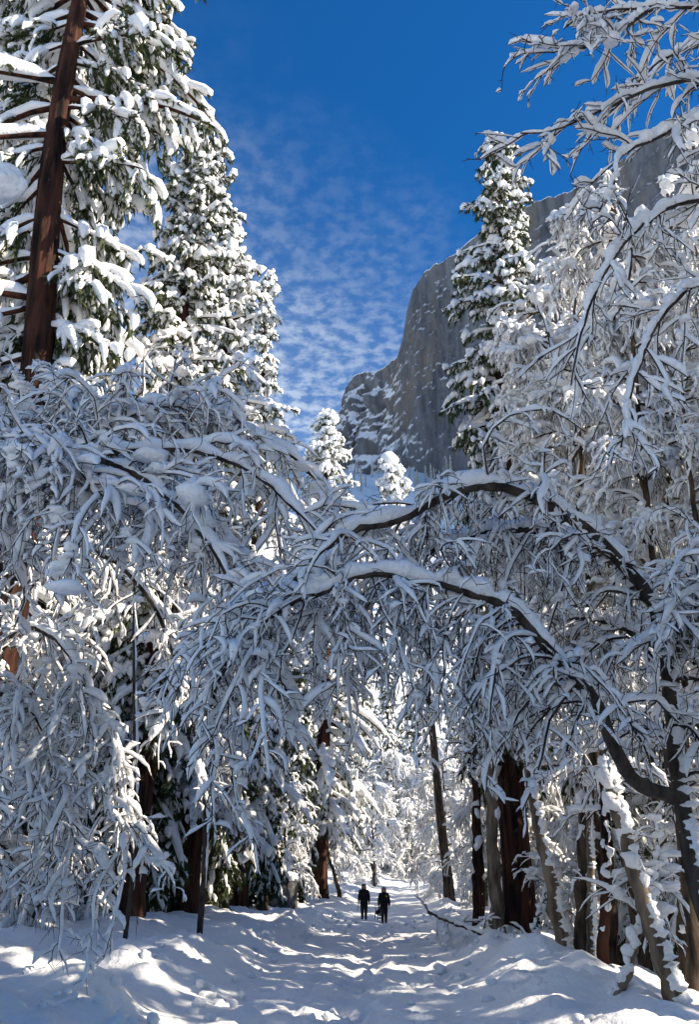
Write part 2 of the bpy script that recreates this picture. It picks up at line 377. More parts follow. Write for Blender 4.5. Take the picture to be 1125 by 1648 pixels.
# ------------------------------------------------------------------ conifers
def conifer(seed, H, z0, rmax, nb, spray, r_trunk, lean=(0, 0), bark=REDBARK, shape=.8, snow_r=.13, sp_len=(.3, .75), needles=9,
            needle_len=.2, br_len_jit=(.6, 1.15), k=6, cap=0.0, elev=(28, -22), near=.05, side=None, tk=0):
    """returns meshes trunk, crown, snow of one conifer standing at the origin"""
    global rng
    rng = np.random.default_rng(seed)
    tr, cr, sn = Acc(), Acc(), Acc()
    zt = np.linspace(-.6, H, 26); w = (np.maximum(zt, 0)/H)
    C = np.stack([lean[0]*w**1.4 + .12*np.sin(zt*.35+seed), lean[1]*w**1.4 + .12*np.cos(zt*.3+seed), zt], 1)
    R = r_trunk*(1-w)**.75 + .02; R = R*(1 + .35*np.exp(-np.maximum(zt, 0)/.6))
    if tk:
        zz = np.linspace(-.6, H, 150); ci = np.stack([np.interp(zz, zt, C[:, q]) for q in range(3)], 1); ri = np.interp(zz, zt, R); th = np.arange(tk)*2*np.pi/tk
        fur = fbm(np.cos(th)[None]*7+40+0*zz[:, None], np.sin(th)[None]*7+0*zz[:, None], zz[:, None]*.9+0*th[None], o=3)
        rad = ri[:, None]*(1 + .13*np.clip(fur*1.6, -1, .45))
        ix = np.arange(150*tk).reshape(150, tk)
        tr.add(np.stack([ci[:, None, 0]+rad*np.cos(th), ci[:, None, 1]+rad*np.sin(th), np.repeat(zz[:, None], tk, 1)], -1), np.stack([ix[:-1], np.roll(ix[:-1], -1, 1), np.roll(ix[1:], -1, 1), ix[1:]], -1))
    else: tube(tr, C[None], R[None], 16, .05)
    s = np.sort(rng.random(nb))**1.05
    z = z0 + (H-z0)*s
    az = np.arange(nb)*2.39996 + rng.normal(0, .5, nb)
    prof = rmax*((1-s)**shape) * (.80 + .35*vnoise(az*1.2+seed, z*.35)) + .25
    prof = prof*np.minimum(1, .55 + s*4) * rng.uniform(*br_len_jit, nb)
    if side is not None:
        sd = side(az, z); kp = sd > 0; s, z, az, prof, nb = s[kp], z[kp], az[kp], (prof*sd)[kp], int(kp.sum())
    base = np.stack([np.interp(z, zt, C[:, 0]), np.interp(z, zt, C[:, 1]), z], 1)
    el = np.radians(elev[1] + (elev[0]-elev[1])*s**1.3 + rng.normal(0, 6, nb))
    d = np.stack([np.cos(az)*np.cos(el), np.sin(az)*np.cos(el), np.sin(el)], 1)
    n = 7; P = [base]; p = base; st = (prof/(n-1))[:, None]
    for i in range(n-1):
        d = nrm(d + np.array([0, 0, -.11]) + .05*rng.standard_normal(d.shape)); p = p + d*st; P.append(p)
    P = np.stack(P, 1); rb = (.012+.017*prof)[:, None]*np.linspace(1, .3, n)
    tube(tr, P, rb, 5)
    snow_on(sn, P, .05+.034*prof, 8, 6, gap=.10, lump=.4)
    # sprays: short drooping fingers, needles below and snow on top
    items = []
    for lo, hi, m in ((near, near+.35, max(1, spray//4)), (max(.3, near), 1.0, spray)):
        items.append(spawn(P, rb, m, sp_len, (25, 80), 1.5, 5, .10, u=(lo, hi), flat=.55, shrink=.25, rmin=.008))
    S, SR = cat(items)
    ok = rng.random(len(S)) < .95; S, SR = S[ok], SR[ok]
    ln = np.linalg.norm(S[:, -1]-S[:, 0], axis=1)
    size = rng.choice([.55, .8, 1.0, 1.35], len(S), p=[.25, .3, .3, .15])
    on = rng.random(len(S)) < .86
    snow_on(sn, S[on], (snow_r*size*(.5+.8*ln))[on], 4 if k < 7 else 6, k, gap=.05, lump=.28, sink=.7, jit=.09)
    M = len(S); K = needles
    i = rng.integers(0, 4, (M, K)); f = rng.random((M, K, 1)); row = np.arange(M)[:, None]
    b = S[row, i]*(1-f) + S[row, i+1]*f; t = nrm(S[row, i+1]-S[row, i])
    dd = nrm(t*1.0 + rng.standard_normal((M, K, 3))*.55 + np.array([0, 0, -.55]))
    L = needle_len*rng.uniform(.6, 1.4, (M, K, 1)); sd = nrm(np.cross(dd, rng.standard_normal((M, K, 3))))*L*.17
    V = np.stack([b-sd, b+sd, b+dd*L], 2)
    cr.add(V, T=np.arange(M*K*3).reshape(-1, 3))
    if cap: blobs(sn, np.array([[C[-1, 0], C[-1, 1], H]]), np.array([[cap, cap, cap*.9]]), 3, .15)
    TRI[f'conifer{seed}'] = (tr.tris(), cr.tris(), sn.tris())
    return tr.mesh('trunk', bark), cr.mesh('crown', NEEDLE), sn.mesh('snow_load', SNOW)
def put_conifer(meshes, name, label, xy, group=None, rz=0, sc=1.0):
    x, y = xy
    t = thing(name, label, 'tree', (x, y, float(gz(x, y))-.1), group); t.rotation_euler = (0, 0, rz); t.scale = (sc,)*3
    link('trunk', meshes[0], t); link('crown', meshes[1], t)
    s = link('snow_load', meshes[2], t); s['kind'] = 'stuff'
    t.children[1]['kind'] = 'stuff'
    return t
def top_of(px, py, Y): p = at(px, py, Y); return p[0], Y, p[2]

# the big red-barked pine: bare trunk low down, long boughs
pine_m = conifer(11, 34, 11, 5.0, 215, 20, .41, lean=(-1.3, 0), shape=.30, snow_r=.115, sp_len=(.45, 1.2), needles=20, needle_len=.23, elev=(15, -12), k=7,
                 near=.22, tk=44,
                 side=lambda az, z: np.where((np.sin(az) < .12) & (np.cos(az) < .93) & (np.cos(az) > -.93) & (z < 28.5), 0, 1)*np.where((np.cos(az) > .5) & (z < 19), .55, 1))
put_conifer(pine_m, 'pine_tree', 'tall pine with bare red brown trunk and long snow laden boughs', (-6.55, 16))
x, y, z = top_of(325, 196, 28); g = float(gz(x, y))
cedar_m = conifer(23, z-g, 5, 3.3, 260, 14, .45, shape=.42, snow_r=.18, needles=13, needle_len=.24, sp_len=(.3, .7), elev=(45, -25), k=5)
put_conifer(cedar_m, 'cedar_tree', 'columnar cedar with green blunt top showing through its snow', (x, y))
x, y, z = top_of(372, 352, 35); g = float(gz(x, y))
firA = conifer(31, z-g, 4, 6.0, 270, 15, .5, shape=.62, snow_r=.21, needles=12, k=5)
AH = z-g
put_conifer(firA, 'fir_tree', 'broad fir thickly plastered white beside the columnar cedar', (x, y))
x, y, z = top_of(432, 440, 46); g = float(gz(x, y))
firN = conifer(37, z-g, 4, 5.4, 230, 12, .4, shape=.95, snow_r=.16, needles=11, elev=(30, -28), k=5)
put_conifer(firN, 'fir_tree', 'slender pointed fir with tiered boughs against the clouds', (x, y))
x, y, z = top_of(803, 226, 32); g = float(gz(x-1.6, y))
firR = conifer(41, z-g, 6, 3.9, 270, 13, .5, lean=(1.6, 0), shape=.5, snow_r=.17, needles=14, needle_len=.26, elev=(35, -30), k=5)
put_conifer(firR, 'fir_tree', 'tall dark green fir with patchy snow standing before the cliff', (x-1.6, y))
x, y, z = top_of(525, 668, 64); g = float(gz(x, y))
put_conifer(firA, 'fir_tree', 'far fir with snowy tip between the clouds and cliff', (x, y), sc=(z-g)/AH, rz=1.3)
x, y, z = top_of(624, 738, 60); g = float(gz(x+3.4, y))
firC = conifer(47, z-g, 12, 2.1, 110, 11, .3, lean=(-3.4, 0), bark=BARK, shape=.3, snow_r=.22, needles=9, cap=.75)
put_conifer(firC, 'fir_tree', 'bent young fir with a round white snow cap below the cliff', (x+3.4, y))
# red trunked cedar beside the path, with boughs hanging low
p = at(313, 1483, 44)
put_conifer(firA, 'cedar_tree', 'cedar with thick dark red trunk at the edge of the path', (p[0], 44), rz=2.1, sc=.78)
x, y, z = top_of(105, -150, 24); g = float(gz(x, y))
put_conifer(firA, 'fir_tree', 'dense white fir filling the gap behind the pine trunk', (x, y), rz=4.0, sc=(z-g)/AH)
x, y, z = top_of(20, 250, 22); g = float(gz(x, y))
put_conifer(firN, 'fir_tree', 'shaded fir standing behind the pine on its far side', (x-1, y), rz=2.0, sc=(z-g)/41.0)
# forest behind, on both sides
bgM = conifer(61, 25, 2.0, 3.4, 170, 9, .34, shape=.7, snow_r=.19, needles=14, needle_len=.28, k=5, elev=(25, -35), bark=BARK)
bgD = conifer(67, 19, 1.6, 3.0, 150, 9, .26, shape=.6, snow_r=.12, needles=26, needle_len=.30, k=5, elev=(15, -45), bark=BARK)
src = None; r2 = random.Random(5)
spots = [(10.5, 36.5), (11.8, 41.5), (14.5, 35.5), (10.2, 45), (-11, 30), (-14, 24), (-12.5, 38), (-17, 33), (-10.5, 50), (-8, 58), (-15, 47), (-21, 42), (-9, 70), (-5.5, 76), (-13, 64), (-3, 92), (-8, 98), (0, 108), (5, 118), (-20, 56),
         (10, 128), (15, 112), (14.5, 96), (11.5, 80), (10.5, 66), (13.5, 58), (16, 70), (11, 50), (15.5, 46), (13, 39), (18, 36), (19, 54), (20, 82), (-16, 84), (24, 64), (23, 44), (-26, 70), (-12, 112), (-6, 122), (2, 132), (8, 140), (16, 138), (22, 126), (20, 104), (13, 150), (0, 150), (-14, 134), (26, 142), (5, 160), (19, 158)]
def where(y): return 'before the hikers' if y < 50 else ('just past the hikers' if y < 85 else 'at the path end')
hr = random.Random(9)
hill = [(hr.uniform(-60, 110), hr.uniform(165, 250)) for _ in range(34)] + [(hr.uniform(-160, 260), hr.uniform(255, 520)) for _ in range(60)] + [(hr.uniform(-60, 260), hr.uniform(560, 1080)) for _ in range(36)] + [(hr.uniform(-30, 190), hr.uniform(980, 1140)) for _ in range(26)]
for i, (x, y) in enumerate(spots + hill):
    sc = r2.uniform(.72, 1.15); size = 'short' if sc < .86 else ('tall' if sc > 1.02 else 'middling')
    left = x < path_x(y)
    if y > 160: lab = 'far snowy fir on the slope below the cliff'; grp = 'firs on the far slope'
    else:
        lab = f"{size} snowy forest fir {where(y)} on the {'cedar' if left else 'fallen branch'} side"
        grp = f"{size} forest firs {where(y)} on the {'cedar' if left else 'fallen branch'} side"
    loc = (x, y, float(gz(x, y))-.1)
    if src is None:
        src = put_conifer(bgM, 'fir_tree', lab, (x, y), grp, 0, sc)
    else: copy_thing(src, loc, r2.uniform(0, 6.28), sc, lab, grp, sc*r2.uniform(.9, 1.15))
for i, (x, y, s_, lab) in enumerate([(-5.6, 39, .9, 'dark green fir with hanging boughs beside the red cedar trunk'), (-4.3, 47, .8, 'dark drooping fir between the boulder and the slender trunk'), (-7.4, 33, 1.0, 'dark fir with thin snow behind the low bowed tree'),
                                     (-9.4, 35, 1.1, 'dark fir deep in the shade behind the leaning brown trunk'), (-3.4, 60, .8, 'dark fir past the boulder at the path edge'), (8.8, 30, .9, 'dark fir behind the straight brown trunk'), (7.0, 40, .75, 'dark fir at the bend past the fallen branch'), (10.4, 25, 1.0, 'dark fir in the wood behind the thick straight trunk'), (8.4, 21.5, .7, 'low dark fir behind the slanting crusted trunk')]):
    if i == 0: dsrc = put_conifer(bgD, 'fir_tree', lab, (x, y), None, .7, s_)
    else: copy_thing(dsrc, (x, y, float(gz(x, y))-.1), i*1.7, s_, lab)
# more of the same forest beside and behind the place where the picture is taken from
for i, (x, y, s) in enumerate([(11.5, 3.5, 1.0), (13.5, 6.5, .9), (16.5, 5, 1.15), (19.5, 8.6, .85), (22, 10.5, 1.0), (12.5, 0, 1.1), (9.5, -3, 1.05), (15, -3, 1.1), (21, 2, 1.2), (-14, 4, .9), (-9, -9, 1), (6, -9, 1.1), (19, -1, 1.1)]):
    copy_thing(src, (x, y, float(gz(x, y))-.1), r2.uniform(0, 6.28), s, 'snowy forest fir standing beside the viewpoint', 'firs beside the viewpoint')

# ------------------------------------------------------------------ leafless trees bowed by snow
def bare_tree(seed, limbs, levels, bark=TWIG, sn=1.0, clumps=0, csize=(.08, .2), clevel=2, plaster=None, k0=8, lvl_k=(7, 6, 5, 4)):
    """limbs: [(points, r0, r1)]; levels: dicts for spawn + rs (snow radius)"""
    global rng
    rng = np.random.default_rng(seed)
    wood, tw, snow = Acc(), Acc(), Acc()
    LP, LR = [], []
    for pts, r0, r1 in limbs:
        P = smooth(pts, 36)[None]; P[:, 1:-1] += rng.normal(0, r1*.6, P[:, 1:-1].shape); R = np.linspace(r0, r1, 36)[None]
        tube(wood, P, R, k0, .06)
        T = frames(P)[0]; hz = (np.sqrt(np.maximum(1-T[..., 2]**2, 0)).mean())
        snow_on(snow, P, np.array([(r0+r1)*.5*.85 + .036*sn]), 110, 9, gap=.05, lump=.42, sink=.95, jit=.10)
        LP.append(P); LR.append(R)
    P, R = np.concatenate(LP), np.concatenate(LR)
    for li, lv in enumerate(levels):
        lv = dict(lv); rs = lv.pop('rs'); ns = lv.pop('ns', 7)
        P, R = spawn(P, R, **lv)
        tube(wood if li == 0 else tw, P, R, 5 if li == 0 else 3)
        on = rng.random(len(P)) < (1, .85, .32)[li]; W = P[on]
        snow_on(snow, W, rs*sn*rng.choice([.5, .8, 1.1, 1.6], len(W), p=[.28, .34, .27, .11]), ns, lvl_k[li], gap=.10, lump=.30, sink=1.0, jit=.05)
        if clumps and li == 0:
            m = min(clumps, len(P)); j = rng.choice(len(P), m, replace=False); q = rng.integers(1, P.shape[1]-2, m)
            for c in range(4):
                sz = rng.uniform(*csize, (m, 1))*(1, .8, .65, .5)[c]*np.c_[rng.uniform(.8, 1.3, m), rng.uniform(.8, 1.3, m), rng.uniform(.35, .75, m)]
                wv = nrm(P[j, q+1 if P.shape[1] > 3 else q]-P[j, q-1])*rng.normal(0, 1.0, (m, 1))*sz.max(1, keepdims=True)
                blobs(snow, P[j, q] + wv + rng.normal(0, .3, (m, 3))*sz*(c > 0) + np.c_[np.zeros((m, 2)), sz[:, 2]*.5], sz, clevel, .45)
    if plaster is not None:
        for pts, r0, r1, dv in plaster:
            Q = smooth(pts, 150)[None]; rr = np.linspace(r0, r1, 150)[None]
            tube(snow, Q + np.array(dv)*rr[..., None]*.60, rr*(.62+.26*rng.standard_normal(rr.shape) + .3*vnoise(np.arange(150)*.09+r0*99, np.zeros(150))[None]).clip(.12, 1.05), 9, .16)
    TRI[f'bare{seed}'] = (wood.tris(), tw.tris(), snow.tris())
    return wood, tw, snow
def put_bare(acc3, name, label, base, bark=TWIG, group=None):
    """meshes were made in world coordinates: move them onto an Empty at the base"""
    b = np.asarray(base, float)
    for a in acc3: a.v = [v - b for v in a.v]
    t = thing(name, label, 'tree', b, group)
    link('trunk', acc3[0].mesh('trunk', bark), t)
    c = link('crown', acc3[1].mesh('crown', TWIG), t); c['kind'] = 'stuff'
    s = link('snow_load', acc3[2].mesh('snow_load', SNOW), t); s['kind'] = 'stuff'
    return t
def lv(m, L, ang, droop, n, wig, rs, **kw): return dict(m=m, L=L, ang=ang, droop=droop, n=n, wig=wig, rs=rs, **kw)

# the tree bent right over the path
base = np.array([3.75, 9.6, float(gz(3.75, 9.6))-.2])
limbs = [(np.vstack([base, px_line([(1120, 1400, 9.6), (1092, 1250, 9.6), (1075, 1080, 9.5), (1045, 960, 9.4), (985, 890, 9.3), (905, 825, 9.2), (830, 790, 9.1), (750, 785, 9.0),
                                    (660, 830, 8.8), (570, 855, 8.6), (500, 905, 8.5), (430, 985, 8.4), (365, 1070, 8.3), (335, 1150, 8.2)])]), .11, .02),
         (px_line([(1100, 1285, 9.6), (1040, 1268, 9.3), (1000, 1225, 9.0), (955, 1120, 8.7), (890, 1055, 8.5), (830, 985, 8.4), (750, 952, 8.3), (660, 932, 8.2), (590, 925, 8.1), (510, 955, 8.0), (440, 990, 7.9), (390, 1040, 7.9)]), .085, .015),
         (px_line([(1050, 965, 9.4), (990, 905, 9.7), (930, 872, 9.8), (860, 852, 9.9), (780, 858, 10.0), (690, 890, 10.1), (610, 950, 10.2), (560, 1030, 10.2)]), .07, .015),
         (px_line([(1075, 1080, 9.5), (1110, 1000, 9.0), (1150, 930, 8.6), (1200, 900, 8.4)]), .06, .02),
         (px_line([(1070, 1050, 9.5), (1000, 1010, 10.2), (930, 995, 10.8), (870, 1020, 11.2), (820, 1080, 11.4)]), .045, .012)]
L3 = [lv(50, (.4, 2.2), (25, 85), 2.1, 9, .22, .035, rr=.27, rmin=.009, u=(.24, 1), flat=.2, shrink=.15, ns=16),
      lv(11, (.2, .7), (30, 85), 1.2, 5, .26, .027, rr=.6, rmin=.006, u=(.05, 1), ns=6),
      lv(3, (.10, .32), (30, 80), .3, 3, .25, .019, rr=.8, rmin=.005, u=(.15, 1), ns=4)]
put_bare(bare_tree(101, limbs, L3, plaster=[(limbs[0][0][:5], .10, .085, (.5, -.72, .3))], clumps=150, csize=(.03, .075), clevel=1), 'bowed_tree', 'dark barked tree bowed into an arch of snowy twigs over the path', base, TWIG)

# bent trees on the cedar side of the path
base = np.array([-5.9, 10, float(gz(-5.9, 10))-.2])
limbs = [(np.vstack([base, px_line([(-150, 1300, 10), (-70, 1000, 10), (10, 810, 10), (110, 745, 9.8), (240, 725, 9.6), (350, 735, 9.4), (440, 785, 9.2), (515, 860, 9.0)])]), .12, .015),
         (px_line([(-70, 1000, 10), (-20, 760, 10.6), (70, 690, 11), (190, 665, 11), (320, 660, 11), (450, 722, 11), (575, 835, 11)]), .07, .014),
         (px_line([(-90, 1060, 10), (-10, 800, 9.6), (100, 735, 9.2), (210, 760, 9), (310, 840, 8.8), (380, 960, 8.7), (420, 1090, 8.7)]), .06, .012),
         (px_line([(10, 790, 10), (60, 740, 10.2), (150, 720, 10.3), (250, 760, 10.4), (330, 850, 10.5)]), .05, .01),
         (px_line([(-60, 900, 9.5), (-10, 740, 9.2), (40, 700, 9), (110, 730, 8.8), (160, 810, 8.7)]), .05, .012),
         (px_line([(-60, 900, 10.4), (-25, 720, 10.6), (25, 670, 10.7), (95, 640, 10.8), (150, 670, 10.8)]), .04, .01),
         (px_line([(110, 745, 9.8), (170, 690, 10.2), (260, 655, 10.5), (360, 665, 10.8)]), .03, .008)]
L3b = [lv(32, (.5, 1.9), (25, 80), 1.8, 9, .2, .046, rr=.30, rmin=.009, u=(.18, 1), flat=.2, shrink=.2, ns=13),
       lv(9, (.25, .85), (30, 80), 1.1, 5, .25, .035, rr=.6, rmin=.0065, u=(.05, 1), ns=6),
       lv(3, (.12, .38), (30, 80), .3, 3, .25, .026, rr=.8, rmin=.005, u=(.15, 1), ns=4)]
put_bare(bare_tree(102, limbs, L3b, clumps=100, csize=(.06, .16), clevel=2), 'bowed_tree', 'bowed tree with heavy pillows of snow in front of the red pine trunk', base)
base = np.array([-6.4, 13.5, float(gz(-6.4, 13.5))-.2])
limbs = [(np.vstack([base, px_line([(-60, 1250, 13.5), (-10, 1000, 13.4), (60, 890, 13.2), (140, 880, 13), (230, 950, 12.8), (290, 1080, 12.6), (325, 1230, 12.5)])]), .11, .015),
         (px_line([(-40, 1150, 13.5), (20, 1020, 12.8), (90, 1030, 12.3), (150, 1130, 12), (190, 1260, 12), (205, 1370, 12)]), .06, .012),
         (px_line([(-60, 1250, 13.5), (-20, 1130, 12.8), (40, 1130, 12.2), (90, 1230, 12), (120, 1360, 12)]), .05, .012),
         (px_line([(0, 1010, 13.4), (110, 880, 14.2), (240, 870, 14.6), (340, 960, 14.8), (400, 1100, 15)]), .06, .012)]
put_bare(bare_tree(103, limbs, L3b, clumps=50, csize=(.06, .14)), 'bowed_tree', 'low bowed tree whose hanging twigs sweep down to the snowbank', base)
# slim saplings catching the sun in front of the firs
sap_lv = [lv(14, (.8, 2.2), (25, 55), .5, 7, .1, .040, rr=.4, rmin=.006, u=(.3, 1), ns=9), lv(7, (.3, .9), (20, 55), .5, 5, .14, .028, rr=.6, rmin=.004, ns=6), lv(3, (.15, .35), (25, 60), .3, 4, .15, .018, rr=.7, rmin=.003, ns=4)]
def sapling(seed, pts, r0, label, levels=sap_lv, clumps=20, bark=TWIG, name='sapling', group=None, plaster=None):
    P = px_line(pts); g = float(gz(P[0, 0], P[0, 1]))
    if P[0, 2] > g + .3: P = np.vstack([[P[0, 0], P[0, 1], g-.15], P])
    else: P[0, 2] = g - .15
    pl = [(P, r0*1.0, r0*.5, plaster)] if plaster else None
    return put_bare(bare_tree(seed, [(P, r0, r0*.22)], levels, clumps=clumps, plaster=pl), name, label, P[0], bark, group)
sapling(104, [(215, 1350, 19), (215, 1000, 19), (222, 760, 19), (228, 660, 19), (232, 560, 19)], .05, 'slim upright sapling with sunlit twigs before the cedar')
sapling(105, [(330, 1350, 21), (335, 1000, 21), (345, 800, 21), (330, 680, 21), (300, 590, 21)], .07, 'slim sapling curling back over the bowed tree')

# near tree whose boughs reach in high up
base = np.array([5.9, 7.6, float(gz(5.9, 7.6))-.2])
tr = np.array([base, base+[.1, 0, 4], base+[-.1, 0, 8], base+[0, 0, 12.5]])
def from_trunk(z, pts): return np.vstack([[base[0]-.05, base[1], z], px_line(pts)])
limbs = [(tr, .2, .08),
         (from_trunk(9.6, [(1180, 150, 7.6), (1125, 128, 7.5), (1050, 142, 7.4), (965, 180, 7.3), (885, 212, 7.2), (838, 214, 7.2)]), .042, .008),
         (from_trunk(10.5, [(1180, 30, 7.6), (1100, 12, 7.5), (1010, 14, 7.4), (940, 26, 7.3), (908, 46, 7.3)]), .036, .008),
         (px_line([(1050, 12, 7.45), (990, 55, 7.2), (935, 78, 7.1), (890, 85, 7.1)]), .03, .008),
         (from_trunk(8.6, [(1180, 185, 7.6), (1120, 192, 7.5), (1055, 222, 7.4), (1000, 252, 7.3), (985, 300, 7.2), (965, 340, 7.2)]), .04, .009),
         (from_trunk(7.8, [(1190, 330, 7.6), (1125, 322, 7.6), (1050, 350, 7.5), (985, 420, 7.4), (940, 520, 7.3), (920, 620, 7.3)]), .036, .009),
         (from_trunk(7.0, [(1190, 470, 7.6), (1120, 460, 7.6), (1060, 520, 7.5), (1020, 620, 7.4), (1000, 720, 7.4)]), .036, .009),
         (from_trunk(10.8, [(1190, 60, 8.4), (1120, 75, 8.6), (1060, 100, 8.8), (1010, 150, 9)]), .05, .01)]
L3c = [lv(14, (.4, 1.4), (20, 55), .45, 8, .12, .042, rr=.42, rmin=.010, u=(.2, 1), flat=.3, ns=11),
       lv(5, (.2, .6), (25, 55), .25, 5, .14, .030, rr=.65, rmin=.0075, ns=6),
       lv(2, (.08, .2), (25, 65), .0, 3, .18, .018, rr=.8, rmin=.006, ns=4)]
put_bare(bare_tree(106, limbs, L3c, sn=1.0, clumps=16, csize=(.04, .09), clevel=2), 'overhanging_tree', 'leafless tree reaching dark snow loaded boughs across the blue sky', base)
# a snow-heavy bough end that hangs close by at the other side
base = np.array([-4.3, 5.2, float(gz(-4.3, 5.2))-.2])
e = at(18, 300, 5.0)
limbs = [(np.array([base, base+[.1, 0, 3], base+[.2, 0, 5.5], base+[.5, 0, 6.6]]), .09, .04), (np.array([base+[.2, 0, 5.5], [-3.2, 5.1, e[2]+.75], [e[0]-.25, 5.0, e[2]+.35], e]), .04, .012)]
a3 = bare_tree(107, limbs, [lv(5, (.2, .5), (25, 60), 1.2, 5, .1, .05, rr=.4, rmin=.005, u=(.3, .9))], clumps=0)
blobs(a3[2], np.array([e + [-.10, 0, .02], e + [-.22, .02, -.17], e+[-.3, 0, .16]]), np.array([[.19, .16, .15], [.13, .12, .15], [.2, .15, .12]]), 4, .30)
put_bare(a3, 'snowy_bough_tree', 'thin tree holding one big smooth lump of snow at its bough end', base)

# the tall snow-filled leafless trees on the fallen branch side
def tall_bare(seed, bx, by, H, lean, nl, L, levels, clumps, r0=.16, label='', bark=TWIG, name='leafless_tree', group=None, droop=1.6, z0=.40, bias=(-.5, -.2)):
    r = np.random.default_rng(seed+900); b = np.array([bx, by, float(gz(bx, by))-.2])
    zt = np.linspace(0, H, 7); tr = b + np.c_[lean[0]*(zt/H)**1.5, lean[1]*(zt/H)**1.5, zt] + np.c_[r.normal(0, .12, (7, 2)), np.zeros(7)]; tr[0] = b
    limbs = [(tr, r0, r0*.25)]; S = smooth(tr, 60)
    for i in range(nl):
        s = z0 + (1-z0)*(i+r.random()*.8)/nl; p = S[int(min(s, .98)*59)]; a = r.uniform(0, 6.28)
        d = nrm(np.array([math.cos(a)+bias[0], math.sin(a)+bias[1], r.uniform(.3, 1.0)])); ln = L*r.uniform(.6, 1.1)*(1.15-.6*s); q = [p]
        for k in range(6):
            d = nrm(d + [0, 0, -droop/6*(.5+.25*k)] + r.normal(0, .08, 3)); q.append(q[-1]+d*ln/6)
        limbs.append((np.array(q), r0*.4*(1.2-.7*s), .012))
    return put_bare(bare_tree(seed, limbs, levels, clumps=clumps, csize=(.09, .24)), name, label, b, bark, group)
LT = [lv(11, (.6, 1.9), (25, 65), 1.2, 7, .12, .085, rr=.4, rmin=.013, u=(.15, 1), ns=10),
      lv(7, (.3, .85), (20, 60), .9, 4, .15, .060, rr=.6, rmin=.009, ns=5),
      lv(2, (.15, .4), (25, 65), .4, 3, .18, .044, rr=.8, rmin=.007, ns=4)]
x, y, z = top_of(985, 300, 19)
ta = tall_bare(201, x+1.2, 19, z+.4, (-1.2, 0), 24, 3.4, LT, 120, label='tall leafless tree heaped white beneath the overhanging boughs', bark=BARK)
p = at(905, 800, 24)
tb = ta
def more_tall(src, px, Y, s, rz, label):
    p = at(px, 800, Y); copy_thing(src, (p[0], Y, float(gz(p[0], Y))-.2), rz, s, label)
more_tall(ta, 905, 24, 1.05, 2.9, 'leafless tree wrapped in fine white twigs beside the tall fir')
more_tall(tb, 1090, 15.5, .62, 2.0, 'leafless tree with dark upright trunk and drooping white twigs')
more_tall(ta, 1200, 17, .75, .6, 'leafless tree with big snow pillows at the edge of the wood')
more_tall(ta, 1080, 22, 1.12, 2.4, 'tallest leafless tree of the wood with a broad white crown')
more_tall(tb, 990, 28, 1.12, 4.1, 'leafless tree with a ragged white crown deep in the wood')
more_tall(ta, 905, 27, .80, 1.2, 'leafless white tree crowding the foot of the tall fir')
more_tall(tb, 950, 21.5, .95, 5.2, 'leafless white tree between the tall fir and the heaped one')
more_tall(ta, 1010, 16.5, .80, 3.3, 'leafless tree just inside the wood with snow bent twigs')
more_tall(tb, 1160, 18, 1.0, 1.9, 'leafless tree at the open edge of the wood behind the overhanging boughs')
more_tall(ta, 1045, 26, 1.3, 5.0, 'very tall leafless tree white against the upper cliff')
more_tall(tb, 1120, 30, 1.25, .9, 'far leafless tree rising white above the rest of the wood')

